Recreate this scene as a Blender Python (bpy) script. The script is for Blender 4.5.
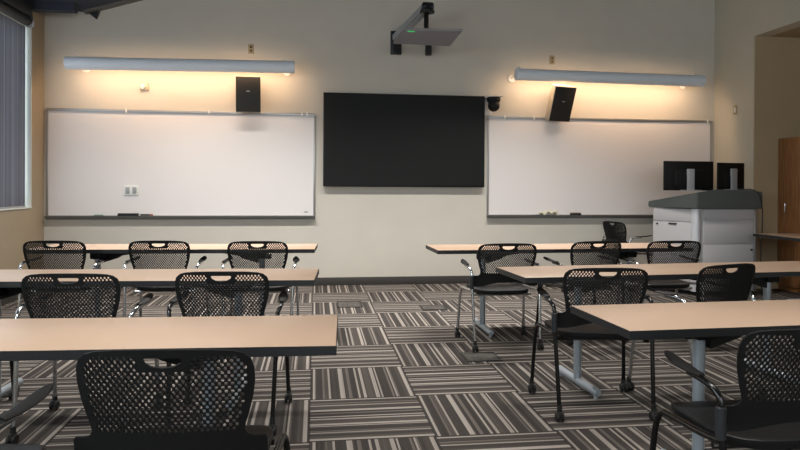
import bpy, bmesh, math, random
from mathutils import Vector, Matrix
from mathutils.geometry import delaunay_2d_cdt
random.seed(7)
PI = math.pi
SC = bpy.context.scene
COL = SC.collection
for o in list(bpy.data.objects): bpy.data.objects.remove(o)

# ------------------------------------------------------------------ camera
YAW, PITCH, ROLL, EYE = .1324, -.0058, .0058, 1.258
f_ = Vector((math.sin(YAW)*math.cos(PITCH), math.cos(YAW)*math.cos(PITCH), math.sin(PITCH)))
r_ = Vector((math.cos(YAW), -math.sin(YAW), 0)); u_ = r_.cross(f_)
rr = r_*math.cos(ROLL)+u_*math.sin(ROLL); uu = -r_*math.sin(ROLL)+u_*math.cos(ROLL)
cd = bpy.data.cameras.new('camera'); cam = bpy.data.objects.new('camera', cd); COL.objects.link(cam)
cd.sensor_width = 36; cd.lens = 28.8; cd.shift_y = -.04375; cd.clip_start = .05
M = Matrix((rr, uu, -f_)).transposed().to_4x4(); M.translation = (0, 0, EYE)
cam.matrix_world = M
SC.camera = cam

# ------------------------------------------------------------------ world, light, exposure
w = bpy.data.worlds.new('world'); SC.world = w; w.use_nodes = True
w.node_tree.nodes['Background'].inputs[0].default_value = (.86, .94, 1, 1)
w.node_tree.nodes['Background'].inputs[1].default_value = 2.2
SC.view_settings.view_transform = 'Standard'; SC.view_settings.look = 'None'
SC.view_settings.exposure = .25; SC.view_settings.gamma = 1; SC.view_settings.use_curve_mapping = False

def area(name, loc, rot, sx, sy, power, color):
    l = bpy.data.lights.new(name, 'AREA'); l.shape = 'RECTANGLE'; l.size = sx; l.size_y = sy
    l.energy = power; l.color = color
    o = bpy.data.objects.new(name, l); o.location = loc; o.rotation_euler = rot; COL.objects.link(o)
    return o
PEND = 56            # strength of each pendant light
DAY = (.86, .95, 1.0)
# daylight through the two windows of the left wall and the window band at the back of the room
area('daylight', (-3.30, -.2, 2.0), (0, math.radians(-62), 0), 2.0, 4.6, 95, DAY)
area('daylight', (1.2, -3.75, 2.3), (math.radians(64), 0, 0), 6.9, 1.7, 62, (1, .97, .92))
area('daylight', (-3.235, 5.5, 2.0), (0, math.radians(-90), 0), 1.9, 4.2, 22, DAY)

# ------------------------------------------------------------------ materials
def lin(c):
    return tuple(((v/255)/12.92 if v/255 <= .04045 else (((v/255)+.055)/1.055)**2.4) for v in c)+(1,)
def mat(name, rgb, rough=.5, metal=0, spec=.5, noise=0, nscale=40, bump=0, bscale=200, coat=0):
    m = bpy.data.materials.new(name); m.use_nodes = True; nt = m.node_tree; b = nt.nodes['Principled BSDF']
    c = lin(rgb); b.inputs['Base Color'].default_value = c
    b.inputs['Roughness'].default_value = rough; b.inputs['Metallic'].default_value = metal
    b.inputs['Specular IOR Level'].default_value = spec; b.inputs['Coat Weight'].default_value = coat
    tc = nt.nodes.new('ShaderNodeTexCoord')
    if noise:
        n = nt.nodes.new('ShaderNodeTexNoise'); n.inputs['Scale'].default_value = nscale; n.inputs['Detail'].default_value = 4
        nt.links.new(tc.outputs['Object'], n.inputs['Vector'])
        mr = nt.nodes.new('ShaderNodeMapRange'); mr.inputs[1].default_value = .3; mr.inputs[2].default_value = .7
        mr.inputs[3].default_value = 1-noise; mr.inputs[4].default_value = 1+noise
        nt.links.new(n.outputs['Fac'], mr.inputs[0])
        mx = nt.nodes.new('ShaderNodeVectorMath'); mx.operation = 'SCALE'; mx.inputs[0].default_value = c[:3]
        nt.links.new(mr.outputs[0], mx.inputs['Scale']); nt.links.new(mx.outputs[0], b.inputs['Base Color'])
    if bump:
        n2 = nt.nodes.new('ShaderNodeTexNoise'); n2.inputs['Scale'].default_value = bscale
        nt.links.new(tc.outputs['Object'], n2.inputs['Vector'])
        bp = nt.nodes.new('ShaderNodeBump'); bp.inputs['Strength'].default_value = bump; bp.inputs['Distance'].default_value = .002
        nt.links.new(n2.outputs['Fac'], bp.inputs['Height']); nt.links.new(bp.outputs[0], b.inputs['Normal'])
    return m
M_wall = mat('painted_wall', (203, 198, 188), .85, noise=.02, nscale=3, bump=.15, bscale=120)
M_wall2 = mat('painted_side_wall', (190, 185, 170), .85, noise=.02, nscale=3, bump=.15, bscale=120)
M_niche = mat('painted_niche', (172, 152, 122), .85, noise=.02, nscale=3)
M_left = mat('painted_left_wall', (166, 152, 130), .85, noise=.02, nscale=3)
M_ceil = mat('navy_ceiling', (52, 58, 72), .9)
M_beam = mat('painted_beam', (108, 104, 98), .7)
M_steel_dark = mat('dark_steel', (30, 33, 38), .5)
M_base = mat('rubber_baseboard', (58, 56, 54), .6)
M_white = mat('white_plastic', (225, 224, 220), .45)
M_reveal = mat('white_reveal', (222, 226, 222), .7)
M_board = mat('whiteboard', (226, 222, 222), .28, spec=.45)
M_alu = mat('aluminium', (172, 172, 172), .38, metal=.85)
M_tray = mat('tray_aluminium', (128, 130, 130), .5, metal=.6)
M_screen = mat('tv_screen', (26, 28, 28), .55, spec=.18)
M_bezel = mat('tv_bezel', (10, 10, 11), .4)
M_lamp = mat('lamp_shell', (222, 230, 240), .5)
M_lampin = mat('lamp_inside', (240, 238, 232), .8)
M_clear = mat('clear_bracket', (235, 235, 232), .25)
M_black = mat('black_plastic', (11, 11, 12), .55, spec=.3, bump=.1, bscale=600)
M_blackp = mat('seat_plastic', (17, 18, 20), .45, spec=.35, bump=.12, bscale=500)
M_grille = mat('speaker_grille', (38, 36, 33), .7, noise=.15, nscale=400)
M_chrome = mat('chrome_tube', (205, 208, 212), .2, metal=1)
M_bltube = mat('black_tube', (9, 9, 10), .25, spec=.5)
M_silver = mat('silver_paint', (158, 166, 174), .4, metal=.35)
M_slv2 = mat('silver_bracket', (160, 162, 166), .45, metal=.15)
M_lam = mat('laminate_top', (178, 152, 131), .36, spec=.5, noise=.035, nscale=260)
M_edge = mat('edge_band', (22, 23, 26), .5)
M_lect = mat('lectern_laminate', (186, 184, 186), .55, noise=.04, nscale=180)
M_hood = mat('lectern_hood', (74, 79, 78), .6, noise=.06, nscale=200)
M_rub = mat('rubber', (14, 14, 14), .6)
M_grey = mat('projector_grey', (136, 135, 141), .55)
M_btn = mat('dark_detail', (22, 22, 22), .5)
M_paper = mat('cloth_green', (190, 190, 168), .8, noise=.25, nscale=60)
M_plate = mat('ochre_plate', (168, 150, 116), .5)
M_cab = mat('speaker_cabinet', (176, 164, 146), .6)
M_beige = mat('beige_plate', (196, 184, 158), .5)

def wood():
    m = mat('cabinet_wood', (168, 112, 62), .45); nt = m.node_tree; b = nt.nodes['Principled BSDF']
    tc = nt.nodes.new('ShaderNodeTexCoord'); mp = nt.nodes.new('ShaderNodeMapping'); mp.inputs['Scale'].default_value = (14, 14, 1.2)
    n = nt.nodes.new('ShaderNodeTexNoise'); n.inputs['Scale'].default_value = 3; n.inputs['Detail'].default_value = 6
    cr = nt.nodes.new('ShaderNodeValToRGB'); cr.color_ramp.elements[0].color = lin((128, 84, 48)); cr.color_ramp.elements[1].color = lin((160, 112, 70))
    cr.color_ramp.elements[0].position = .35; cr.color_ramp.elements[1].position = .65
    nt.links.new(tc.outputs['Object'], mp.inputs[0]); nt.links.new(mp.outputs[0], n.inputs['Vector'])
    nt.links.new(n.outputs['Fac'], cr.inputs[0]); nt.links.new(cr.outputs[0], b.inputs['Base Color'])
    return m
M_wood = wood()

def emis(name, rgb, s):
    m = bpy.data.materials.new(name); m.use_nodes = True; nt = m.node_tree
    b = nt.nodes['Principled BSDF']; b.inputs['Base Color'].default_value = lin(rgb)
    b.inputs['Emission Color'].default_value = lin(rgb); b.inputs['Emission Strength'].default_value = s
    return m
M_led = emis('green_led', (60, 220, 120), .35)
M_tube = emis('lamp_tube', (255, 214, 160), 3)

def blind_mat():
    m = bpy.data.materials.new('shade_fabric'); m.use_nodes = True; nt = m.node_tree; nt.nodes.clear()
    out = nt.nodes.new('ShaderNodeOutputMaterial'); mix = nt.nodes.new('ShaderNodeMixShader'); mix.inputs[0].default_value = .3
    d = nt.nodes.new('ShaderNodeBsdfDiffuse'); t = nt.nodes.new('ShaderNodeBsdfTranslucent')
    tc = nt.nodes.new('ShaderNodeTexCoord'); mp = nt.nodes.new('ShaderNodeMapping'); mp.inputs['Scale'].default_value = (1, 14, .05)
    n = nt.nodes.new('ShaderNodeTexNoise'); n.inputs['Scale'].default_value = 2; n.inputs['Detail'].default_value = 3
    cr = nt.nodes.new('ShaderNodeValToRGB'); cr.color_ramp.elements[0].color = lin((112, 110, 117)); cr.color_ramp.elements[1].color = lin((146, 144, 152))
    cr.color_ramp.elements[0].position = .35; cr.color_ramp.elements[1].position = .65
    nt.links.new(tc.outputs['Object'], mp.inputs[0]); nt.links.new(mp.outputs[0], n.inputs['Vector']); nt.links.new(n.outputs['Fac'], cr.inputs[0])
    nt.links.new(cr.outputs[0], d.inputs[0]); nt.links.new(cr.outputs[0], t.inputs[0])
    nt.links.new(d.outputs[0], mix.inputs[1]); nt.links.new(t.outputs[0], mix.inputs[2]); nt.links.new(mix.outputs[0], out.inputs[0])
    return m
M_blind = blind_mat()

def glass_mat():
    m = bpy.data.materials.new('window_glass'); m.use_nodes = True; nt = m.node_tree; nt.nodes.clear()
    out = nt.nodes.new('ShaderNodeOutputMaterial'); mix = nt.nodes.new('ShaderNodeMixShader'); mix.inputs[0].default_value = .08
    t = nt.nodes.new('ShaderNodeBsdfTransparent'); t.inputs[0].default_value = (.95, .98, .97, 1); g = nt.nodes.new('ShaderNodeBsdfGlossy'); g.inputs['Roughness'].default_value = .02
    nt.links.new(t.outputs[0], mix.inputs[1]); nt.links.new(g.outputs[0], mix.inputs[2]); nt.links.new(mix.outputs[0], out.inputs[0])
    return m
M_glass = glass_mat()

TILE, TX0, TY0 = .629, -.02, 8.195
def carpet_mat():
    m = bpy.data.materials.new('carpet_tiles'); m.use_nodes = True; nt = m.node_tree; N = nt.nodes; L = nt.links
    b = N['Principled BSDF']; b.inputs['Roughness'].default_value = .95; b.inputs['Specular IOR Level'].default_value = .1
    tc = N.new('ShaderNodeTexCoord'); sp = N.new('ShaderNodeSeparateXYZ'); L.new(tc.outputs['Object'], sp.inputs[0])
    def mth(op, a, b_=None, c=None):
        n = N.new('ShaderNodeMath'); n.operation = op
        for i, v in enumerate((a, b_, c)):
            if v is None: continue
            if isinstance(v, (int, float)): n.inputs[i].default_value = v
            else: L.new(v, n.inputs[i])
        return n.outputs[0]
    u = mth('DIVIDE', mth('SUBTRACT', sp.outputs[0], TX0), TILE)
    v = mth('DIVIDE', mth('SUBTRACT', TY0, sp.outputs[1]), TILE)
    iu, iv = mth('FLOOR', u), mth('FLOOR', v)
    par = mth('FLOORED_MODULO', mth('ADD', iu, iv), 2)
    fu, fv = mth('SUBTRACT', u, iu), mth('SUBTRACT', v, iv)
    # a little yarn wobble
    s = mth('ADD', mth('MULTIPLY', fu, mth('SUBTRACT', 1, par)), mth('MULTIPLY', fv, par))
    t = mth('ADD', mth('MULTIPLY', fv, mth('SUBTRACT', 1, par)), mth('MULTIPLY', fu, par))
    cmb = N.new('ShaderNodeCombineXYZ'); L.new(iu, cmb.inputs[0]); L.new(iv, cmb.inputs[1])
    wn = N.new('ShaderNodeTexWhiteNoise'); wn.noise_dimensions = '2D'; L.new(cmb.outputs[0], wn.inputs['Vector'])
    sh = mth('MULTIPLY', mth('FLOOR', mth('MULTIPLY', wn.outputs['Value'], 2)), .0)
    s2 = mth('FRACT', mth('ADD', s, sh))
    cr = N.new('ShaderNodeValToRGB'); cr.color_ramp.interpolation = 'CONSTANT'
    D, E, Mi, Lt = (60, 56, 54), (72, 67, 64), (96, 90, 86), (142, 135, 129)
    st = [(0, D), (.02, Lt), (.045, D), (.115, Mi), (.135, E), (.175, Lt), (.195, D), (.285, Lt), (.33, D), (.365, Mi), (.395, D),
          (.455, Lt), (.475, D), (.505, Lt), (.535, E), (.625, Lt), (.66, D), (.675, Lt), (.69, D), (.78, Mi), (.80, D), (.815, Lt), (.83, Mi), (.845, D), (.90, E), (.945, Lt), (.98, D)]
    el = cr.color_ramp.elements
    el[0].position = 0; el[0].color = lin(st[0][1]); el[1].position = st[1][0]; el[1].color = lin(st[1][1])
    for p, c in st[2:]:
        e = el.new(p); e.color = lin(c)
    L.new(s2, cr.inputs[0])
    # stripes of a finer, per stripe tone
    wn2 = N.new('ShaderNodeTexWhiteNoise'); wn2.noise_dimensions = '1D'
    L.new(mth('ADD', mth('FLOOR', mth('MULTIPLY', s, 60)), mth('MULTIPLY', wn.outputs['Value'], 97)), wn2.inputs['W'])
    fine = mth('ADD', mth('MULTIPLY', wn2.outputs['Value'], .34), .83)
    nz = N.new('ShaderNodeTexNoise'); nz.inputs['Scale'].default_value = 190; nz.inputs['Detail'].default_value = 2; L.new(tc.outputs['Object'], nz.inputs['Vector'])
    fib = mth('ADD', mth('MULTIPLY', nz.outputs['Fac'], .9), .55)
    tone = mth('ADD', mth('MULTIPLY', par, .10), .95)
    k = mth('MULTIPLY', mth('MULTIPLY', fine, fib), tone)
    # seams between tiles
    e1 = mth('MINIMUM', mth('MINIMUM', fu, mth('SUBTRACT', 1, fu)), mth('MINIMUM', fv, mth('SUBTRACT', 1, fv)))
    seam = mth('ADD', mth('MULTIPLY', mth('GREATER_THAN', e1, .006), .35), .65)
    k2 = mth('MULTIPLY', k, seam)
    sc = N.new('ShaderNodeVectorMath'); sc.operation = 'SCALE'; L.new(cr.outputs[0], sc.inputs[0]); L.new(k2, sc.inputs['Scale'])
    L.new(sc.outputs[0], b.inputs['Base Color'])
    bp = N.new('ShaderNodeBump'); bp.inputs['Strength'].default_value = .4; bp.inputs['Distance'].default_value = .004
    L.new(nz.outputs['Fac'], bp.inputs['Height']); L.new(bp.outputs[0], b.inputs['Normal'])
    return m
M_carpet = carpet_mat()

# ------------------------------------------------------------------ mesh helpers
def link_mesh(name, me, material, parent=None, smooth=True):
    if material and not me.materials: me.materials.append(material)
    o = bpy.data.objects.new(name, me); COL.objects.link(o)
    if parent: o.parent = parent
    return o
def finish(name, bm, material, parent=None, smooth=True, ang=35):
    bmesh.ops.recalc_face_normals(bm, faces=bm.faces)
    me = bpy.data.meshes.new(name); bm.to_mesh(me); bm.free()
    if smooth:
        me.shade_smooth(); me.set_sharp_from_angle(angle=math.radians(ang))
    return link_mesh(name, me, material, parent)
def add_box(bm, x0, x1, y0, y1, z0, z1, bev=0, mtx=None, seg=2):
    t = bmesh.new()
    bmesh.ops.create_cube(t, size=1)
    for v in t.verts:
        v.co = Vector(((x0+x1)/2+v.co.x*(x1-x0), (y0+y1)/2+v.co.y*(y1-y0), (z0+z1)/2+v.co.z*(z1-z0)))
    if bev: bmesh.ops.bevel(t, geom=t.edges[:], offset=bev, segments=seg, profile=.5, affect='EDGES')
    merge(bm, t, mtx)
def merge(bm, t, mtx=None):
    mp = {}
    for v in t.verts: mp[v] = bm.verts.new(mtx @ v.co if mtx else v.co)
    for f in t.faces:
        try: bm.faces.new([mp[v] for v in f.verts])
        except ValueError: pass
    t.free()
def add_prism(bm, pts, y0, y1, axis='y', bev=0, mtx=None):
    """polygon pts extruded along axis; pts are the two other coordinates in order"""
    t = bmesh.new()
    def P(a, b, c):
        return {'y': (a, c, b), 'x': (c, a, b), 'z': (a, b, c)}[axis]
    A = [t.verts.new(P(a, b, y0)) for a, b in pts]; B = [t.verts.new(P(a, b, y1)) for a, b in pts]
    t.faces.new(A); t.faces.new(B[::-1]); n = len(pts)
    for i in range(n): t.faces.new((A[i], B[i], B[(i+1) % n], A[(i+1) % n]))
    bmesh.ops.recalc_face_normals(t, faces=t.faces)
    if bev: bmesh.ops.bevel(t, geom=t.edges[:], offset=bev, segments=2, profile=.5, affect='EDGES')
    merge(bm, t, mtx)
def smooth_path(pts, n=6):
    P = [Vector(p) for p in pts]; out = []
    for i in range(len(P)-1):
        a = P[i-1] if i else P[i]*2-P[i+1]; b = P[i]; c = P[i+1]; d = P[i+2] if i+2 < len(P) else P[i+1]*2-P[i]
        for k in range(n):
            t = k/n
            out.append(.5*((2*b)+(c-a)*t+(2*a-5*b+4*c-d)*t*t+(3*b-a-3*c+d)*t**3))
    out.append(P[-1]); return out
def add_tube(bm, pts, r, seg=10, r2=None, squash=None):
    pts = [Vector(p) for p in pts]; rings = []; prev = None
    for i, p in enumerate(pts):
        d = (pts[min(i+1, len(pts)-1)]-pts[max(i-1, 0)]).normalized()
        if prev is None:
            a = Vector((0, 0, 1)) if abs(d.z) < .9 else Vector((1, 0, 0)); s = d.cross(a).normalized()
        else: s = (prev-d*prev.dot(d)).normalized()
        prev = s; t = d.cross(s)
        rad = r if r2 is None else r+(r2-r)*i/(len(pts)-1)
        rings.append([bm.verts.new(p+(s*math.cos(2*PI*k/seg)+t*math.sin(2*PI*k/seg))*rad) for k in range(seg)])
    for a, b in zip(rings, rings[1:]):
        for k in range(seg): bm.faces.new((a[k], a[(k+1) % seg], b[(k+1) % seg], b[k]))
    bm.faces.new(rings[0][::-1]); bm.faces.new(rings[-1])
def add_cyl(bm, p0, p1, r, seg=20, r2=None, bev=0):
    p0, p1 = Vector(p0), Vector(p1)
    if bev:
        d = (p1-p0).normalized()*bev; rb = r2 if r2 is not None else r
        ps = [(p0, r-bev), (p0+d, r), (p1-d, rb), (p1, rb-bev)]
    else: ps = [(p0, r), (p1, r2 if r2 is not None else r)]
    ax = (p1-p0).normalized(); a = Vector((0, 0, 1)) if abs(ax.z) < .9 else Vector((1, 0, 0)); s = ax.cross(a).normalized(); t = ax.cross(s); rings = []
    for p, rad in ps: rings.append([bm.verts.new(p+(s*math.cos(2*PI*k/seg)+t*math.sin(2*PI*k/seg))*rad) for k in range(seg)])
    for A, B in zip(rings, rings[1:]):
        for k in range(seg): bm.faces.new((A[k], A[(k+1) % seg], B[(k+1) % seg], B[k]))
    bm.faces.new(rings[0][::-1]); bm.faces.new(rings[-1])
def box_obj(name, m, parent, *a, **k):
    bm = bmesh.new(); add_box(bm, *a, **k); return finish(name, bm, m, parent)
def empty(name, loc=(0, 0, 0), rz=0):
    o = bpy.data.objects.new(name, None); COL.objects.link(o); o.location = loc; o.rotation_euler.z = math.radians(rz); o.empty_display_size = .1
    return o
def tag(o, label, cat, group=None):
    o['label'] = label; o['category'] = cat
    if group: o['group'] = group
    return o
def struct(o): o['kind'] = 'structure'; return o
def copy_tree(o, parent=None):
    c = o.copy(); COL.objects.link(c)
    if parent: c.parent = parent
    for ch in [x for x in CH[o.name]]:
        CH[c.name] = CH.get(c.name, []); CH[c.name].append(copy_tree(ch, c))
    CH.setdefault(c.name, [])
    return c
CH = {}
def index(o, pool):
    CH[o.name] = [x for x in pool if x.parent == o]
    for x in CH[o.name]: index(x, pool)

# ------------------------------------------------------------------ room shell
XL, XR, YF, YB = -3.206, 5.421, 8.14, -3.8
XN = 6.5                                   # back of the niche on the right
def ceil_z(x): return 3.333+max(0, x+2.714)*.309
bm = bmesh.new(); add_box(bm, XL-.25, XN+.2, YB-.2, YF+.2, -.12, 0); struct(finish('floor', bm, M_carpet))
bm = bmesh.new(); add_prism(bm, [(XL-.25, -.02), (XN+.2, -.02), (XN+.2, ceil_z(XN+.2)+.3), (-2.714, 3.65), (XL-.25, 3.65)], YF, YF+.15); struct(finish('wall_front', bm, M_wall, smooth=False))
bm = bmesh.new()
for a in [(1.4-4.2, 1.4+4.2, 0, 1.3), ]: add_box(bm, XL-.25, XN+.2, YB-.15, YB, -.02, 1.35)
add_box(bm, XL-.25, XN+.2, YB-.15, YB, 3.25, 7); add_box(bm, XL-.25, -2.3, YB-.15, YB, 1.35, 3.25); add_box(bm, 4.7, XN+.2, YB-.15, YB, 1.35, 3.25)
struct(finish('wall_back', bm, M_wall2, smooth=False))
# left wall with two openings: y -2.5..2.1 and y 3.3..7.8
bm = bmesh.new(); W0, W1, WZ0, WZ1 = 3.3, 7.79, .984, 3.055
add_box(bm, XL-.2, XL, YB, YF, -.02, WZ0); add_box(bm, XL-.2, XL, YB, YF, WZ1, 3.66)
add_box(bm, XL-.2, XL, W1, YF, WZ0, WZ1); add_box(bm, XL-.2, XL, 2.1, W0, WZ0, WZ1); add_box(bm, XL-.2, XL, YB, -2.5, WZ0, WZ1)
struct(finish('wall_left', bm, M_left, smooth=False))
# right wall: short pier by the front corner, then a niche, then wall again behind the camera
NY0, NY1, NZ = 3.2, 7.338, 3.155
bm = bmesh.new()
add_box(bm, XR, XN+.2, NY1, YF, -.02, 6.4); add_box(bm, XR, XN+.2, YB, NY0, -.02, 6.4)
add_box(bm, XR, XR+.2, NY0, NY1, NZ, 6.4)
struct(finish('wall_right', bm, M_wall2, smooth=False))
bm = bmesh.new(); add_box(bm, XN, XN+.2, NY0, NY1, -.02, NZ+.2); add_box(bm, XR+.2, XN, NY0, NY1, NZ, NZ+.2)
add_box(bm, XR+.006, XN, NY1-.012, NY1-.0005, 0, NZ-.001); struct(finish('wall_niche', bm, M_niche, smooth=False))
# ceiling: low flat soffit at the window side, then a deck that rises to the right
bm = bmesh.new(); add_prism(bm, [(XL-.2, 3.333), (-2.714, 3.333), (XN+.2, ceil_z(XN+.2)), (XN+.2, ceil_z(XN+.2)+.15), (-2.75, 3.5), (XL-.2, 3.5)], YB-.1, YF+.1)
struct(finish('ceiling', bm, M_ceil, smooth=False))
bm = bmesh.new(); add_box(bm, XL+.001, -2.735, 7.74, 7.86, 3.236, 3.345); struct(finish('trim_3', bm, M_ceil, smooth=False))
# sloped painted edge beam against the front wall
bm = bmesh.new()
add_prism(bm, [(-2.73, 3.30), (3.4, 3.30+6.13*.309), (3.4, 3.36+6.13*.309), (-2.73, 3.36)], YF-.1, YF); struct(finish('trim_1', bm, M_beam, smooth=False))
bm = bmesh.new(); add_prism(bm, [(-2.69, 3.305), (-2.575, 3.335), (-2.61, 3.245)], YF-.06, YF-.001); tag(finish('steel_bracket', bm, M_steel_dark, smooth=False), 'small black triangular steel plate under the sloped beam, top left', 'bracket')
bm = bmesh.new(); add_box(bm, XL, XR, YF-.012, YF-.0005, 0, .1, .003); struct(finish('baseboard_front', bm, M_base))
bm = bmesh.new(); add_box(bm, XL+.0005, XL+.012, YB, YF-.012, 0, .1, .003); struct(finish('baseboard_left', bm, M_base))
bm = bmesh.new(); add_box(bm, XR-.012, XR-.0005, NY1, YF-.012, 0, .1, .003); struct(finish('baseboard_right', bm, M_base))

# window 1 (frame, pane) on the left, with its reveal
def window(name, y0, y1):
    bm = bmesh.new(); xf = XL-.19
    for a, b, c, d in ((y0, y1, WZ0, WZ0+.04), (y0, y1, WZ1-.04, WZ1), (y0, y0+.04, WZ0+.04, WZ1-.04), (y1-.04, y1, WZ0+.04, WZ1-.04)):
        add_box(bm, xf, xf+.05, a, b, c, d)
    n = 3
    for i in range(1, n): yy = y0+(y1-y0)*i/n; add_box(bm, xf, xf+.05, yy-.025, yy+.025, WZ0+.04, WZ1-.04)
    f = struct(finish(name, bm, M_alu, smooth=False))
    bm = bmesh.new(); add_box(bm, xf+.02, xf+.026, y0+.04, y1-.04, WZ0+.04, WZ1-.04); finish('pane', bm, M_glass, f, smooth=False)
window('window_1', W0, W1); window('window_2', -2.5, 2.1)
bm = bmesh.new()
add_box(bm, XL-.14, XL+.004, W1-.012, W1-.0005, WZ0+.01, WZ1); add_box(bm, XL-.14, XL+.012, W0, W1, WZ0, WZ0+.012); struct(finish('trim_2', bm, M_reveal, smooth=False))
# roller shade with a dark housing
t = tag(empty('roller_shade', (XL, 5.5, WZ1)), 'drawn grey fabric roller shade with dark housing covering the left window', 'window shade')
bm = bmesh.new()
y0, y1 = W0+.01-5.5, 7.755-5.5; ny = 90
vs = [[bm.verts.new((-.055+.0035*math.sin(j*1.7)+.003*math.sin(j*.63), y0+(y1-y0)*j/ny, z)) for j in range(ny+1)] for z in (-2.045, -.01)]
for j in range(ny): bm.faces.new((vs[0][j], vs[0][j+1], vs[1][j+1], vs[1][j]))
bmesh.ops.solidify(bm, geom=bm.faces[:], thickness=.002)
finish('shade_fabric', bm, M_blind, t)
bm = bmesh.new(); add_box(bm, -.067, -.043, y0, y1, -2.062, -2.04, .004); finish('bottom_bar', bm, M_slv2, t)
bm = bmesh.new(); add_cyl(bm, (-.01, y0-.4, .035), (-.01, y1-.06, .035), .055, 24, bev=.006); add_box(bm, -.005, .07, y0-.4, y1-.1, .075, .272, .01); finish('housing', bm, M_steel_dark, t)
bm = bmesh.new(); add_box(bm, -.02, .06, y1-.055, y1-.04, -.03, .09, .004); finish('end_bracket', bm, M_alu, t)

# ------------------------------------------------------------------ whiteboards
def whiteboard(x0, x1, z0, z1, label, hooks, zl=None):
    zl = zl or z1
    t = tag(empty('whiteboard', ((x0+x1)/2, YF, z0)), label, 'whiteboard', 'wall whiteboards beside the screen')
    hw = (x1-x0)/2; H = z1-z0; y = -.022
    box_obj('panel', M_board, t, -hw+.02, hw-.02, -.016, -.001, .02, H-.02)
    for s in (-1, 1): box_obj('side_frame', M_alu, t, *(sorted((s*hw, s*(hw-.022)))), y, -.001, 0, H, bev=.003)
    bm = bmesh.new(); add_box(bm, -hw, hw, y-.008, -.001, H-.02, H+.012, .003); add_box(bm, -hw, hw, y-.012, y-.006, H-.013, H-.003); finish('map_rail', bm, M_alu, t)
    bm = bmesh.new(); add_prism(bm, [(-.001, .0), (-.075, -.002), (-.085, .016), (-.078, .012), (-.02, .014), (-.001, .03)], -hw, hw, 'x')
    add_prism(bm, [(-.001, -.03), (-.03, -.026), (-.078, -.004), (-.085, .012), (-.001, .002)], -hw, hw, 'x'); finish('marker_tray', bm, M_tray, t)
    for hx in hooks:
        bm = bmesh.new(); add_box(bm, -.01, .01, -.045, -.03, H-.03, H+.02, .003); add_tube(bm, smooth_path([(0, -.04, H-.02), (0, -.05, H-.045), (0, -.06, H-.04), (0, -.062, H-.03)], 3), .003, 6)
        h = finish('rail_hook', bm, M_white, t); h.location.x = hx-(x0+x1)/2
    return t
whiteboard(-3.173, .004, .865, 2.155, 'wide whiteboard with metal frame and tray left of the black screen', (-2.263, -1.29, -.165, -.1))
wr = whiteboard(2.228, 5.378, .875, 2.17, 'wide whiteboard in metal frame right of the black screen, behind the lectern', (2.453, 2.848, 5.306))
bm = bmesh.new(); add_box(bm, -.13, -.085, YF-.0175, YF-.0163, .918, .938); tag(finish('maker_label', bm, M_slv2, smooth=False), 'tiny grey maker label in lower right corner of left whiteboard', 'label')
# switch plate fixed on the left whiteboard
t = tag(empty('switch_plate', (-2.205, YF-.017, 1.19)), 'white double wall plate mounted low on the left whiteboard', 'switch plate')
box_obj('plate', M_reveal, t, -.085, .085, -.012, 0, -.06, .06, bev=.004)
for s in (-1, 1): box_obj('insert', M_slv2, t, s*.04-.024, s*.04+.024, -.018, -.012, -.04, .04, bev=.003)
# things in the trays
def marker(x, col, label):
    t = tag(empty('marker_pen', (x, YF-.045, .8945), 0), label, 'marker')
    bm = bmesh.new(); add_cyl(bm, (-.07, 0, 0), (.04, 0, 0), .009, 12, bev=.002); finish('barrel', bm, M_btn, t)
    bm = bmesh.new(); add_cyl(bm, (.041, 0, 0), (.075, 0, 0), .0095, 12, bev=.002); finish('cap', bm, col, t)
def eraser(x, z, wd, label, mA=M_btn, mB=M_beige):
    t = tag(empty('board_eraser', (x, YF-.05, z)), label, 'eraser')
    box_obj('felt', mA, t, -wd, wd, -.022, .022, 0, .018, bev=.003); box_obj('grip', mB, t, -wd, wd, -.022, .022, .0182, .034, bev=.005)
eraser(-2.23, .879, .12, 'black eraser lying in the tray of the left whiteboard', M_btn, M_btn)
marker(-2.02, mat('red_cap', (150, 60, 45), .4), 'black marker with red cap beside the black eraser in the left tray')
bm = bmesh.new(); add_cyl(bm, (-2.62, YF-.045, .8895), (-2.52, YF-.045, .8895), .0085, 10, bev=.002); tag(finish('whiteboard_marker', bm, mat('green_pen', (110, 140, 125), .5)), 'pale green marker at the left end of the left tray', 'marker')
bm = bmesh.new(); t_ = bmesh.new(); bmesh.ops.create_grid(t_, x_segments=16, y_segments=8, size=.5)
for v in t_.verts: v.co = Vector((v.co.x*.24+.01*math.sin(v.co.y*9), v.co.y*.055, .03+.02*math.sin(v.co.x*17)*math.cos(v.co.y*5)+.01*math.sin(v.co.x*7+1)-.012*abs(v.co.y)*2+.006))
bmesh.ops.solidify(t_, geom=t_.faces[:], thickness=.006); merge(bm, t_)
o = tag(finish('cleaning_cloth', bm, M_paper), 'crumpled pale green cloth lying in the right whiteboard tray', 'cloth'); o.location = (3.05, YF-.048, .896)
eraser(3.425, .889, .07, 'small dark eraser in the tray right of the green cloth', M_btn, mat('brown_grip', (96, 78, 60), .6))

# ------------------------------------------------------------------ television
t = tag(empty('television', (1.138, YF, 1.25)), 'large black flat television mounted between the two whiteboards', 'television')
hw = 1.036
box_obj('housing', M_bezel, t, -hw, hw, -.085, -.03, 0, 1.178, bev=.006)
box_obj('wall_mount', M_steel_dark, t, -.4, .4, -.03, -.0008, .35, .85)
box_obj('display_screen', M_screen, t, -hw+.012, hw-.012, -.088, -.084, .022, 1.166)

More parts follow.
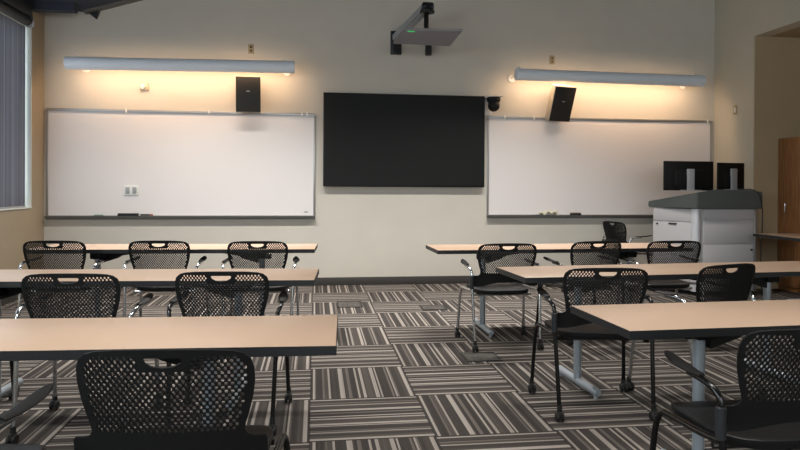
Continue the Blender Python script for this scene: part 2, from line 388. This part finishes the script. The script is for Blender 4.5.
# ------------------------------------------------------------------ linear lamps
def wall_lamp(x0, x1, z, tilt, label, discs):
    L = (x1-x0)/2; t = tag(empty('wall_lamp', ((x0+x1)/2, 7.80, z)), label, 'wall lamp', 'long tube lamps over the whiteboards'); t.rotation_euler.y = math.radians(tilt)
    R, n = .075, 30; a0, a1 = math.radians(32), math.radians(262)
    bm = bmesh.new(); ring = {}
    for key, rad in (('o', R), ('i', R-.004)):
        for e, x in ((0, -L), (1, L)):
            ring[key, e] = [bm.verts.new((x, rad*math.cos(a0+(a1-a0)*k/n), rad*math.sin(a0+(a1-a0)*k/n))) for k in range(n+1)]
    for k in range(n):
        for key in 'oi': bm.faces.new((ring[key, 0][k], ring[key, 0][k+1], ring[key, 1][k+1], ring[key, 1][k]))
        for e in (0, 1): bm.faces.new((ring['o', e][k], ring['o', e][k+1], ring['i', e][k+1], ring['i', e][k]))
    for k in (0, n): bm.faces.new((ring['o', 0][k], ring['i', 0][k], ring['i', 1][k], ring['o', 1][k]))
    finish('lamp_shade', bm, M_lamp, t)
    for s in (-1, 1):
        bm = bmesh.new(); add_cyl(bm, (s*L, 0, 0), (s*(L+.008), 0, 0), R, 32, bev=.002); finish('end_cap', bm, M_lamp, t)
        bm = bmesh.new(); xx = s*(L-.1) if discs == 0 else s*(L-.06)+discs
        add_tube(bm, [(xx, 0, R), (xx, .05, R+.035), (xx, .335, .0)], .005, 8); add_cyl(bm, (xx, .325, 0), (xx, .338, 0), .05, 28, bev=.003)
        add_cyl(bm, (xx, -.01, R-.002), (xx, .0, R+.022), .011, 12); finish('mounting_arm', bm, M_clear, t)
    bm = bmesh.new(); add_cyl(bm, (-L+.04, -.02, 0), (L-.04, -.02, 0), .012, 12); finish('light_tube', bm, M_tube, t)
    l = bpy.data.lights.new('lamp_light', 'AREA'); l.shape = 'RECTANGLE'; l.size = 2*L-.1; l.size_y = .05; l.energy = 19; l.color = (1, .66, .40)
    o = bpy.data.objects.new('lamp_light', l); COL.objects.link(o); o.parent = t; o.location = (0, .0, .0); o.rotation_euler = (math.radians(22), 0, 0)
wall_lamp(-2.832, -.254, 2.666, -.7, 'long pale tube lamp mounted above the left whiteboard', 0)
wall_lamp(2.51, 5.03, 2.665, .45, 'long pale tube lamp mounted above the right whiteboard', -.02)

# ------------------------------------------------------------------ pendant lights over the seats
for px_, py_, dsc in ((-1.2, 6.1, 'over the left column, nearer the screen'), (2.1, 6.1, 'over the right column, nearer the screen'), (-1.2, 2.2, 'over the left column, farther back'), (1.9, 2.2, 'over the right column, farther back')):
    t = tag(empty('pendant_light', (px_, py_, 3.62)), 'white linear pendant light '+dsc, 'pendant light', 'linear pendant lights')
    box_obj('housing', M_white, t, -1.1, 1.1, -.11, .11, 0, .07, bev=.006)
    box_obj('diffuser', M_lampin, t, -1.08, 1.08, -.09, .09, -.003, 0)
    for s in (-1, 1):
        bm = bmesh.new(); xx = s*.9; add_tube(bm, [(xx, 0, .07), (xx, 0, ceil_z(px_+xx)-3.62)], .003, 6); finish('suspension_cable', bm, M_alu, t)
    l = bpy.data.lights.new('pendant_lamp', 'AREA'); l.shape = 'RECTANGLE'; l.size = 2.1; l.size_y = .17; l.energy = PEND*(1.7 if py_ > 4 else .62)*(1.1 if px_ < 0 else .8); l.color = (1, .955, .89); l.spread = math.radians(112)
    o = bpy.data.objects.new('pendant_lamp', l); COL.objects.link(o); o.parent = t; o.location = (0, 0, -.006)

# ------------------------------------------------------------------ speakers, camera, plates
def speaker(x, z, w_, h, tilt, yaw, label):
    t = tag(empty('wall_speaker', (x, YF, z)), label, 'speaker', 'black speakers under the tube lamps')
    mtx = Matrix.Translation((0, -.19, 0)) @ Matrix.Rotation(math.radians(yaw), 4, 'Z') @ Matrix.Rotation(math.radians(tilt), 4, 'X')
    bm = bmesh.new(); add_prism(bm, [(-w_/2, -.09), (w_/2, -.09), (w_/2*.8, .06), (w_/2*.45, .09), (-w_/2*.45, .09), (-w_/2*.8, .06)], -h/2, h/2, 'z', .006, mtx); finish('cabinet', bm, M_cab, t)
    bm = bmesh.new(); add_box(bm, -w_/2+.006, w_/2-.006, -.1, -.0905, -h/2+.006, h/2-.006, .004, mtx); g = finish('grille', bm, M_grille, t)
    bm = bmesh.new(); add_box(bm, -.02, .02, -.103, -.1, .03, .045, .001, mtx); finish('badge', bm, M_slv2, g)
    bm = bmesh.new(); add_box(bm, -.05, .05, -.02, -.0008, -.1, .1, .004); add_tube(bm, [(0, -.015, 0), (0, -.11, 0)], .018, 12); finish('wall_bracket', bm, M_steel_dark, t)
speaker(-.797, 2.36, .30, .43, 6, 0, 'upright black speaker on the wall below the left tube lamp')
speaker(3.13, 2.355, .31, .46, 22, 10, 'tilted black speaker on the wall below the right tube lamp')

t = tag(empty('conference_camera', (2.27, YF, 2.322)), 'small black dome camera on white bracket beside the television corner', 'camera')
bm = bmesh.new(); add_box(bm, -.09, .02, -.02, -.0008, -.13, .07, .003); add_box(bm, -.09, .1, -.24, -.0008, .085, .095, .003); finish('bracket', bm, M_white, t)
bm = bmesh.new(); add_cyl(bm, (0, -.15, .083), (0, -.15, .03), .085, 28, bev=.006); add_cyl(bm, (0, -.15, .028), (0, -.15, -.03), .07, 24, bev=.004)
s_ = bmesh.new(); bmesh.ops.create_uvsphere(s_, u_segments=24, v_segments=14, radius=.076)
for v in s_.verts: v.co += Vector((0, -.155, -.025))
merge(bm, s_); finish('camera_head', bm, M_black, t)
bm = bmesh.new(); add_cyl(bm, (0, -.215, -.03), (0, -.235, -.032), .028, 20, bev=.003); finish('lens', bm, M_screen, t)

def plate(name, x, z, label, y=None, right=False):
    t = tag(empty(name, (x, YF, z)), label, 'wall plate')
    if right: t.location = (XR, x, z); t.rotation_euler.z = math.radians(-90)
    box_obj('cover', M_plate, t, -.036, .036, -.008, -.0006, -.058, .058, bev=.003)
    if right: box_obj('rocker', M_white, t, -.017, .017, -.012, -.008, -.033, .033, bev=.002)
    else:
        for dz in (-.022, .022): box_obj('socket', M_grille, t, -.012, .012, -.0095, -.008, dz-.012, dz+.012, bev=.001)
plate('outlet_plate', -.794, 2.953, 'beige outlet plate on the wall above the left tube lamp')
plate('outlet_plate', 3.103, 2.941, 'beige outlet plate on the wall above the right tube lamp')
plate('wall_switch', 7.685, 2.276, 'pale switch plate on the right pier above the monitors', right=True)
t = tag(empty('motion_sensor', (-2.06, YF, 2.45)), 'small white sensor on the wall under the left tube lamp', 'sensor')
box_obj('base', M_beige, t, -.05, .05, -.02, -.0008, -.045, .045, bev=.004); bm = bmesh.new(); add_cyl(bm, (-.01, -.02, 0), (-.01, -.07, -.01), .036, 20, r2=.026, bev=.004); finish('sensor_head', bm, M_white, t)

# ------------------------------------------------------------------ arm mounted projector
t = tag(empty('projector', (1.25, YF, 3.0)), 'grey flat short throw projector on a wall arm above the television', 'projector')
def loc(x, y, z): return (x-1.25, y-YF, z-3.0)
bm = bmesh.new()
near = [(.966, 7.0, 2.981), (1.631, 7.0, 2.995)]; far = [(1.569, 7.4, 2.907), (.893, 7.4, 2.912)]
bot = [Vector(loc(*p)) for p in near+far]; top = [v+Vector((0, .006, .028)) for v in bot]
B = [bm.verts.new(v) for v in bot]; T = [bm.verts.new(v) for v in top]
bm.faces.new(B); bm.faces.new(T[::-1])
for i in range(4): bm.faces.new((B[i], T[i], T[(i+1) % 4], B[(i+1) % 4]))
bmesh.ops.bevel(bm, geom=bm.edges[:], offset=.006, segments=2, affect='EDGES')
bd = finish('projector_body', bm, M_grey, t)
bm = bmesh.new(); add_box(bm, 1.01-1.25, 1.09-1.25, 7.015-YF, 7.035-YF, -.029, -.0235); finish('status_light', bm, M_led, bd)
bm = bmesh.new(); add_cyl(bm, loc(1.25, 7.2, 2.98), loc(1.25, 7.2, 3.24), .028, 20); add_box(bm, 1.17-1.25, 1.33-1.25, 7.14-YF, 7.26-YF, -.012, .012, .004); finish('drop_pole', bm, M_bltube, t)
bm = bmesh.new(); add_cyl(bm, loc(1.26, 7.2, 3.235), loc(1.26, 7.2, 3.262), .085, 28, bev=.004); add_cyl(bm, loc(1.26, 7.2, 3.264), loc(1.26, 7.2, 3.33), .07, 28, r2=.05, bev=.015); add_cyl(bm, loc(1.33, 7.2, 3.30), loc(1.20, 7.2, 3.30), .055, 24, bev=.012); finish('arm_head', bm, M_steel_dark, t)
bm = bmesh.new()
a, b = Vector(loc(1.235, 7.22, 3.285)), Vector(loc(1.02, 8.11, 3.15)); d = (b-a).normalized(); sd = d.cross(Vector((0, 0, 1))).normalized(); up = sd.cross(d)
for off, wd, hh in ((0, .05, .035), (.0, .03, .05)):
    v = [[bm.verts.new(p+sd*sx*wd+up*sz*hh) for sx, sz in ((-1, -1), (1, -1), (1, 1), (-1, 1))] for p in (a, b)]
    bm.faces.new(v[0][::-1]); bm.faces.new(v[1])
    for i in range(4): bm.faces.new((v[0][i], v[0][(i+1) % 4], v[1][(i+1) % 4], v[1][i]))
finish('arm', bm, M_slv2, t)
bm = bmesh.new(); add_box(bm, .95-1.25, 1.09-1.25, -.03, -.0008, -.06, .24, .006); add_box(bm, .965-1.25, 1.03-1.25, -.07, -.03, -.06, .06, .006); finish('wall_plate', bm, M_steel_dark, t)
bm = bmesh.new(); add_box(bm, 1.40-1.25, 1.475-1.25, -.07, -.0008, -.06, .14, .008); finish('cable_box', bm, M_steel_dark, t)

# ------------------------------------------------------------------ lectern
t = tag(empty('lectern', (4.75, 7.0, 0)), 'grey laminate lectern with dark hood top, standing by the right wall', 'lectern')
ox, oy = 4.75, 7.0
def poly(bm, pts, z0, z1, bev=0): add_prism(bm, [(x-ox, y-oy) for x, y in pts], z0, z1, 'z', bev)
# body footprint
bm = bmesh.new(); poly(bm, [(4.43, 6.93), (5.15, 6.93), (5.15, 7.42), (4.15, 7.42)], .05, 1.01); finish('body', bm, M_lect, t, smooth=False)
bm = bmesh.new(); poly(bm, [(4.45, 6.96), (5.12, 6.96), (5.12, 7.4), (4.19, 7.4)], 0.001, .05); finish('plinth', bm, M_black, t, smooth=False)
bm = bmesh.new(); add_cyl(bm, (4.425-ox, 6.965-oy, .05), (4.425-ox, 6.965-oy, 1.015), .055, 28); finish('corner_post', bm, mat('post_grey', (205, 206, 212), .35, metal=.2), t)
box_obj('side_post', M_alu, t, 5.125-ox, 5.165-ox, 6.905-oy, 6.96-oy, .05, 1.015, bev=.008)
for z0, z1 in ((.055, .600), (.606, .882), (.888, 1.01)):
    p = box_obj('front_panel', M_lect, t, 4.49-ox, 5.122-ox, 6.915-oy, 6.929-oy, z0, z1, bev=.002)
    if z0 < .1:
        bm = bmesh.new(); add_cyl(bm, (5.095-ox, 6.914-oy, .535), (5.095-ox, 6.905-oy, .535), .013, 14); finish('lock', bm, M_btn, p)
# left side door and drawer front, along the slanted side
sa, sb = Vector((4.395, 6.98)), Vector((4.15, 7.42)); dv = (sb-sa); ln = dv.length; ang = math.atan2(dv.y, dv.x)
mt = Matrix.Translation((sa.x-ox, sa.y-oy, 0)) @ Matrix.Rotation(ang, 4, 'Z')
for z0, z1, nm in ((.86, 1.008, 'drawer'), (.06, .852, 'door')):
    bm = bmesh.new(); add_box(bm, .01, ln-.005, -.004, .016, z0, z1, .002, mt); p = finish(nm, bm, M_lect, t)
    if nm == 'door':
        bm = bmesh.new(); add_cyl(bm, mt @ Vector((ln-.06, .015, .82)), mt @ Vector((ln-.06, .024, .82)), .012, 12); finish('lock', bm, M_btn, p)
        bm = bmesh.new(); add_box(bm, .19, .29, .016, .028, .822, .838, .003, mt); finish('handle', bm, M_btn, p)
# hood: slopes down towards the back left
bm = bmesh.new()
zb = 1.018
lo = [(4.37, 6.86, zb), (5.198, 6.86, zb), (5.198, 7.47, zb), (4.10, 7.47, zb)]
hi = [(4.37, 6.86, 1.206), (4.591, 6.86, 1.242), (5.032, 6.86, 1.238), (5.198, 6.86, 1.216), (5.198, 7.47, 1.20), (4.75, 7.47, 1.20), (4.10, 7.47, 1.09)]
LV = [bm.verts.new((x-ox, y-oy, z)) for x, y, z in lo]; HV = [bm.verts.new((x-ox, y-oy, z)) for x, y, z in hi]
bm.faces.new(LV[::-1]); bm.faces.new((LV[0], LV[1], HV[3], HV[2], HV[1], HV[0])); bm.faces.new((LV[1], LV[2], HV[4], HV[3])); bm.faces.new((LV[2], LV[3], HV[6], HV[5], HV[4])); bm.faces.new((LV[3], LV[0], HV[0], HV[6]))
bm.faces.new((HV[0], HV[1], HV[5], HV[6])); bm.faces.new((HV[1], HV[2], HV[4], HV[5])); bm.faces.new((HV[2], HV[3], HV[4]))
bmesh.ops.bevel(bm, geom=bm.edges[:], offset=.008, segments=2, affect='EDGES'); finish('hood', bm, M_hood, t)

def monitor(x, y, z, wd, h, yaw, label):
    t = tag(empty('monitor', (x, y, z), yaw), label, 'monitor', 'monitors on the lectern')
    bm = bmesh.new(); add_box(bm, -wd/2, wd/2, .03, .05, .002, .002+h, .005); add_box(bm, -wd*.3, wd*.3, .012, .032, .04, h-.1, .012); p = finish('display_housing', bm, M_black, t)
    box_obj('display_screen', M_screen, t, -wd/2+.008, wd/2-.008, .05, .0515, .017, h-.008)
    bm = bmesh.new(); add_box(bm, -.045, .045, -.02, -.0, .0, .26, .004); add_box(bm, -.04, .04, -.004, .01, .17, .26, .002); finish('stand_column', bm, M_slv2, t)
    bm = bmesh.new(); add_box(bm, -.11, .11, -.075, .1, -.0, .009, .003); finish('stand_base', bm, M_slv2, t)
monitor(4.445, 7.12, 1.225, .637, .352, 0, 'black monitor on the lectern seen from behind, the left of two')
monitor(5.03, 7.16, 1.235, .42, .33, 12, 'black monitor turned sideways on the lectern, the right of two')
bm = bmesh.new(); add_tube(bm, smooth_path([(5.0, 7.02, 1.246), (5.09, 6.92, 1.244), (5.13, 6.853, 1.205), (5.165, 6.846, 1.12), (5.185, 6.848, .95), (5.18, 6.85, .7), (5.175, 6.86, .35), (5.19, 6.86, .03), (5.21, 6.88, .012)], 6), .0065, 8)
tag(finish('power_cable', bm, M_rub), 'thin black cable hanging down the right side of the lectern', 'cable')

# cabinet in the niche
t = tag(empty('storage_cabinet', (5.75, 6.4, 0)), 'tall light brown wooden cabinet with paired doors in the right niche', 'cabinet')
box_obj('carcass', M_wood, t, .021, .62, -1.6, .922, .001, 1.885)
for i in range(4):
    y1_ = .922-i*.63; y0_ = y1_-.626
    d_ = box_obj('door', M_wood, t, 0, .02, y0_, y1_, .06, 1.88, bev=.002)
    hy = y0_+.42 if i % 2 == 0 else y1_-.42
    hy = (y1_-.16) if i == 0 else hy
    bm = bmesh.new(); add_tube(bm, smooth_path([(0.0, hy, .95), (-.03, hy, .965), (-.03, hy, 1.075), (0.0, hy, 1.09)], 4), .006, 8); finish('handle', bm, M_chrome, d_)

# ------------------------------------------------------------------ tables
def make_table(L, D=.505, H=.735, inset=.46, cont=0):
    """origin: front(near)-left corner on floor; x along length"""
    t = empty('training_table')
    bm = bmesh.new(); add_box(bm, 0.002, L-.002, .002, D-.002, H-.029, H, .0015); finish('tabletop', bm, M_lam, t)
    bm = bmesh.new()
    o = [(0, 0), (L, 0), (L, D), (0, D)]; i_ = [(.0025, .0025), (L-.0025, .0025), (L-.0025, D-.0025), (.0025, D-.0025)]
    for z, nx in ((H-.032, 0), (H-.0012, 1)): pass
    V = {(k, z): [bm.verts.new((x, y, z)) for x, y in (o if k == 'o' else i_)] for k in 'oi' for z in (H-.032, H-.0008)}
    z0, z1 = H-.032, H-.0008
    for k in range(4):
        n = (k+1) % 4
        bm.faces.new((V['o', z0][k], V['o', z0][n], V['o', z1][n], V['o', z1][k])); bm.faces.new((V['i', z0][k], V['i', z1][k], V['i', z1][n], V['i', z0][n]))
        bm.faces.new((V['o', z1][k], V['o', z1][n], V['i', z1][n], V['i', z1][k])); bm.faces.new((V['o', z0][n], V['o', z0][k], V['i', z0][k], V['i', z0][n]))
    finish('edge_band', bm, M_edge, t, smooth=False)
    for s, x in ((1, inset), (-1, L-inset)):
        yc = D/2+.01
        bm = bmesh.new(); add_cyl(bm, (x, yc, .055), (x, yc, H-.085), .024, 28); finish('post', bm, M_silver, t)
        bm = bmesh.new(); add_cyl(bm, (x, yc-.265, .042), (x, yc+.265, .042), .024, 20, bev=.008)
        f = finish('foot', bm, M_silver, t)
        for e in (-1, 1):
            bm = bmesh.new(); add_cyl(bm, (x, yc+e*.235, .0), (x, yc+e*.235, .02), .014, 14, bev=.003); finish('glide', bm, M_slv2, f)
        bm = bmesh.new(); add_box(bm, x-.045, x+.045, yc-.06, yc+.06, H-.1, H-.034, .008); add_cyl(bm, (x-.05, yc+.02, H-.09), (x+.075, yc+.02, H-.09), .022, 16, bev=.004)
        add_prism(bm, [(x+s*.03, H-.14), (x+s*.03, H-.034), (x+s*.40, H-.034), (x+s*.34, H-.055), (x+s*.2, H-.075), (x+s*.16, H-.10)], yc-.035, yc+.035, 'y')
        finish('tilt_bracket', bm, M_black, t)
    bm = bmesh.new(); add_box(bm, inset+.05, L-inset-.05, D/2+.0, D/2+.035, H-.06, H-.033, .003); finish('crossbar', bm, M_black, t)
    return t
def P_table(t, x, y, rz): t.location = (x, y, 0); t.rotation_euler.z = math.radians(rz)
TG = 'laminate training tables in two columns'
pool0 = set(bpy.data.objects)
T0 = make_table(2.29)
newo = [o for o in bpy.data.objects if o not in pool0]; index(T0, newo)
def table(x, y, rz, lab, right_end=False, first=[True]):
    t = T0 if first[0] else copy_tree(T0); first[0] = False
    if right_end:
        a = math.radians(rz); x, y = x-2.29*math.cos(a), y-2.29*math.sin(a)
    P_table(t, x, y, rz); tag(t, lab, 'table', TG); return t
table(.0, 5.325, -3.2, 'beige laminate table nearest the wall, left column', True)
table(.0, 3.58, -3.4, 'beige laminate table in the middle row, left column', True)
table(.073, 2.10, -2.6, 'beige laminate table in the front row, left column', True)
table(1.002, 5.15, 1.6, 'tan laminate table nearest the wall, right column')
table(1.205, 3.555, 3.6, 'tan laminate table in the middle row, right column')
table(1.142, 2.2, 2.0, 'tan laminate table in the front row, right column')
# side table by the lectern
pool0 = set(bpy.data.objects)
t = make_table(1.5, .62, inset=.52)
t.location = (5.67, 5.33, 0); t.rotation_euler.z = math.radians(90)
t.location = (5.665, 5.32, 0)
tag(t, 'side table jutting from the right niche beside the lectern', 'table')

# ------------------------------------------------------------------ chair
def back_outline():
    right = [(0, .826), (.07, .8255), (.13, .8235), (.18, .819), (.207, .811), (.226, .795), (.234, .770), (.235, .735), (.229, .69), (.218, .645), (.207, .61), (.204, .592), (.211, .578), (.228, .571), (.255, .569), (.262, .562), (.2625, .50), (.258, .487), (.235, .484), (.20, .487), (.16, .496), (.11, .510), (.06, .519), (0, .522)]
    return right+[(-x, z) for x, z in right[-2:0:-1]]
def inside(poly_, x, y):
    c = False; n = len(poly_)
    for i in range(n):
        (x1, y1), (x2, y2) = poly_[i], poly_[(i+1) % n]
        if (y1 > y) != (y2 > y) and x < (x2-x1)*(y-y1)/(y2-y1)+x1: c = not c
    return c
def halfw(z):
    pts = [(.235, .735), (.229, .69), (.218, .645), (.207, .61), (.204, .585)]
    if z > .735:
        return .235-.022*max(0, (z-.765)/.04)**2
    for (a, za), (b, zb_) in zip(pts, pts[1:]):
        if za >= z >= zb_: return b+(a-b)*(z-zb_)/(za-zb_)
    return .213
def back_y(x, z):
    tt = (z-.50)/.32
    y = -.012-.055*max(0, tt)**1.15-.035*0+.62*x*x*(1-.25*max(0, min(1, tt)))
    if abs(x) > .205 and z < .60: y += 0
    return y
def make_back():
    out = back_outline(); co = [Vector(p) for p in out]; loops = [list(range(len(co)))]
    hd = [(-.044, .804), (.044, .804), (.051, .799), (.045, .788), (.028, .779), (0, .775), (-.028, .779), (-.045, .788), (-.051, .799)]
    loops.append(list(range(len(co), len(co)+len(hd)))); co += [Vector(p) for p in hd]
    px, pz = .0168, .0108; r = 0
    z = .802; row = 0
    while z > .592:
        off = (row % 2)*px/2
        n = int(.26/px)
        for i in range(-n, n+1):
            x = i*px+off
            if abs(x) > halfw(z)-.021: continue
            if abs(x) < .068 and z > .764: continue
            w_, h = .0053, .0056
            q = [(x-w_, z), (x-w_*.5, z-h), (x+w_*.5, z-h), (x+w_, z), (x+w_*.5, z+h), (x-w_*.5, z+h)]
            loops.append(list(range(len(co), len(co)+6))); co += [Vector(p) for p in q]
        z -= pz; row += 1
    # free points for an even mesh in the solid areas
    g = .028; x = -.25
    while x < .26:
        z = .50
        while z < .585:
            if inside(out, x, z) and inside(out, x+.008, z+.008) and inside(out, x-.008, z-.008): co.append(Vector((x+.0007*z, z)))
            z += g*.7
        x += g
    res = delaunay_2d_cdt(co, [], loops, 1, 1e-6)
    V = res[0]; hp = [tuple(p) for p in hd]; cen = [(sum(co[i].x for i in l)/6, sum(co[i].y for i in l)/6) for l in loops[2:]]
    F = []
    for f in res[2]:
        cx = sum(V[i].x for i in f)/len(f); cz = sum(V[i].y for i in f)/len(f)
        if inside(hp, cx, cz) or any(abs(cx-a) < .0053 and abs(cz-b) < .0056 and abs(cx-a)/.0053+abs(cz-b)/.0112 < 1.0 for a, b in cen): continue
        F.append(f)
    bm = bmesh.new(); th = .0065
    used = set(i for f in F for i in f)
    A = {}; B = {}
    for i in used:
        x, z = V[i]; y = back_y(x, z)
        e = 1e-3; nx = (back_y(x+e, z)-back_y(x-e, z))/(2*e); nz = (back_y(x, z+e)-back_y(x, z-e))/(2*e); nrm = Vector((nx, -1, nz)).normalized()
        A[i] = bm.verts.new(Vector((x, y, z))+nrm*th/2); B[i] = bm.verts.new(Vector((x, y, z))-nrm*th/2)
    ed = {}
    for f in F:
        bm.faces.new([A[i] for i in f]); bm.faces.new([B[i] for i in f][::-1])
        for a, b in zip(f, list(f[1:])+[f[0]]): ed[(a, b)] = 1
    for (a, b) in ed:
        if (b, a) not in ed: bm.faces.new((A[b], A[a], B[a], B[b]))
    # rolled rim round the outline
    return bm
def rim(bm):
    pts = [Vector((x, back_y(x, z), z)) for x, z in back_outline()]
    pts = pts[14:] + pts[:15]
def make_seat():
    bm = bmesh.new(); n = 48; rings = []
    def sq(a, rx, ry, p=3.4):
        c, s = math.cos(a), math.sin(a); k = (abs(c)**p+abs(s)**p)**(-1/p); return rx*c*k, ry*s*k
    prof = [(1.0, .0), (1.0, -.014), (.97, -.030), (.9, -.036)]
    top = [(.0, -.014), (.3, -.0135), (.6, -.010), (.8, -.006), (.9, -.002), (.955, .003), (.985, .003)]
    def P(a, f, dz):
        x, y = sq(a, .235*f, .225*f); yy = y+.235
        z = .450+dz
        if yy > .36: z -= (yy-.36)**2*2.6
        x *= 1-.06*(1 if yy < .1 else 0)*0
        x *= 1+.06*((yy-.05)/.4-.5)
        return Vector((x, yy, z))
    seq = [(f, dz) for f, dz in top[1:]]+prof
    for f, dz in seq: rings.append([bm.verts.new(P(2*PI*k/n, f, dz)) for k in range(n)])
    c = bm.verts.new(P(0, 0, -.014)); c.co.x = 0
    for k in range(n): bm.faces.new((c, rings[0][k], rings[0][(k+1) % n]))
    for A, B in zip(rings, rings[1:]):
        for k in range(n): bm.faces.new((A[k], B[k], B[(k+1) % n], A[(k+1) % n]))
    bm.faces.new(rings[-1][::-1])
    return bm
def make_chair(tube):
    t = empty('classroom_chair')
    finish('backrest', make_back(), M_black, t, ang=50)
    finish('seat', make_seat(), M_blackp, t)
    bm = bmesh.new()
    for y in (.10, .36): add_tube(bm, [(-.235, y, .408), (.235, y, .408)], .011, 10)
    add_tube(bm, [(0, .10, .408), (0, .36, .408)], .009, 10)
    bmesh.ops.remove_doubles(bm, verts=bm.verts, dist=.0001)
    finish('seat_frame', bm, tube, t)
    for s in (-1, 1):
        bm = bmesh.new(); add_tube(bm, smooth_path([(s*.272, 0, .50), (s*.266, -.02, .34), (s*.258, -.055, .075)], 6), .0115, 12)
        lg = finish('rear_leg', bm, tube, t)
        caster(lg, s*.258, -.06)
        bm = bmesh.new(); add_tube(bm, smooth_path([(s*.285, .425, .075), (s*.276, .405, .30), (s*.270, .392, .385), (s*.264, .365, .425), (s*.262, .31, .433), (s*.264, .15, .442), (s*.270, .02, .458), (s*.272, .0, .468)], 6), .0115, 12)
        lg = finish('front_leg', bm, tube, t)
        caster(lg, s*.286, .428)
        bm = bmesh.new(); add_tube(bm, smooth_path([(s*.272, 0, .54), (s*.272, .0, .580), (s*.276, .012, .608), (s*.284, .045, .628), (s*.286, .10, .635), (s*.285, .16, .636)], 6), .011, 12)
        ar = finish('armrest', bm, tube, t)
        # paddle shaped pad
        pb = bmesh.new(); sec = [(.085, .012, .0), (.10, .018, .001), (.14, .024, .0), (.20, .028, .001), (.26, .027, .004), (.31, .020, .010), (.335, .010, .013)]; R_ = []
        for y, w_, dz in sec:
            R_.append([pb.verts.new((s*.285-s*(.02*max(0, y-.15)/.1)*.5+w_*math.cos(2*PI*k/12), y, .645+dz+.0065*math.sin(2*PI*k/12)-.012*(math.cos(2*PI*k/12)*w_*s*8)**2*.6)) for k in range(12)])
        for A, B in zip(R_, R_[1:]):
            for k in range(12): pb.faces.new((A[k], A[(k+1) % 12], B[(k+1) % 12], B[k]))
        pb.faces.new(R_[0][::-1]); pb.faces.new(R_[-1]); finish('arm_pad', pb, M_black, ar)
        bm = bmesh.new(); add_cyl(bm, (s*.272, 0, .468), (s*.272, 0, .572), .0165, 16, bev=.003); finish('sleeve', bm, M_slv_blk, ar)
    return t
def caster(parent, x, y):
    bm = bmesh.new()
    for e in (-1, 1): add_cyl(bm, (x+e*.006, y-.006, .025), (x+e*.021, y-.006, .025), .025, 18, bev=.004)
    add_cyl(bm, (x, y, .05), (x, y, .085), .0135, 12); add_box(bm, x-.01, x+.01, y-.026, y+.018, .02, .055, .004)
    finish('caster', bm, M_rub, parent)
M_slv_blk = mat('sleeve_grey', (44, 46, 50), .35, metal=.2)
def armless(t):
    for c in list(CH[t.name]):
        if c.name.startswith('armrest'):
            for g in CH[c.name]:
                bpy.data.objects.remove(g)
            bpy.data.objects.remove(c)
def proto(tube):
    p0 = set(bpy.data.objects); t = make_chair(tube); index(t, [o for o in bpy.data.objects if o not in p0]); return t
PC = {'chrome': proto(M_chrome)}
# black framed version shares every mesh except the tubes
def black_version():
    t = copy_tree(PC['chrome'])
    def rec(o):
        if o.type == 'MESH' and o.data.materials[0] == M_chrome:
            o.data = o.data.copy(); o.data.materials[0] = M_bltube
        for c in CH[o.name]: rec(c)
    rec(t); return t
PC['black'] = black_version(); used_ = {'chrome': False, 'black': False}
CG = 'black perforated back chairs at the tables'
def chair(x, y, rz, kind, lab):
    t = copy_tree(PC[kind]) if used_[kind] else PC[kind]; used_[kind] = True
    t.location = (x, y, 0); t.rotation_euler.z = math.radians(rz); tag(t, lab, 'chair', CG); return t
chair(-1.99, 5.285, -3, 'chrome', 'black chair at the far left table, leftmost of its three')
chair(-1.20, 5.235, -3, 'chrome', 'black chair at the far left table, middle of its three')
chair(-.438, 5.14, -3, 'chrome', 'black chair at the far left table, nearest the aisle')
chair(-1.18, 3.35, -4, 'chrome', 'chrome legged black chair at the middle left table, left of two')
chair(-.46, 3.36, -4, 'black', 'black legged chair at the middle left table, nearest the aisle')
chair(-1.98, 3.55, 6, 'black', 'chair mostly hidden at the left end of middle left table')
armless(chair(-.39, 1.81, -4.5, 'black', 'large armless black chair back before the front left table'))
chair(-1.10, 1.745, -10, 'chrome', 'chair cut off at the lower left corner, chrome arm showing')
chair(1.475, 4.81, 0, 'chrome', 'chrome legged black chair at the far right table, nearest the aisle')
chair(2.265, 4.97, 9, 'black', 'black chair at the far right table, middle of its three')
chair(2.94, 4.96, -1, 'chrome', 'black chair at the far right table, in front of the lectern')
chair(1.572, 3.325, -5, 'black', 'black legged chair at the middle right table, nearest the aisle')
chair(2.34, 3.42, 17, 'chrome', 'turned black chair with chrome arms at the middle right table')
chair(1.54, 1.85, -1, 'black', 'dark chair at lower right corner facing the front right table')
chair(3.84, 7.78, -80, 'chrome', 'black chair facing sideways by the wall, left of the lectern')

# ------------------------------------------------------------------ floor boxes
def floor_box(x, y, w_, d, label):
    t = tag(empty('floor_box', (x, y, 0), -1), label, 'floor outlet', 'floor outlet boxes in the carpet')
    bm = bmesh.new()
    for a in ((-w_/2, w_/2, -d/2, -d/2+.018), (-w_/2, w_/2, d/2-.018, d/2), (-w_/2, -w_/2+.018, -d/2+.018, d/2-.018), (w_/2-.018, w_/2, -d/2+.018, d/2-.018)): add_box(bm, *a, 0.0, .006, .001)
    finish('frame', bm, M_btn, t)
    box_obj('lid', mat('lid_carpet', (70, 66, 62), .95, noise=.45, nscale=22), t, -w_/2+.019, w_/2-.019, -d/2+.019, d/2-.019, 0.0, .004)
floor_box(1.225, 4.60, .26, .24, 'dark framed floor outlet box behind the chrome chair leg, right of aisle')
floor_box(1.225, 6.53, .26, .25, 'dark floor outlet box on the carpet near the front wall')
floor_box(.37, 6.80, .27, .34, 'long patterned floor box in the aisle before the television')
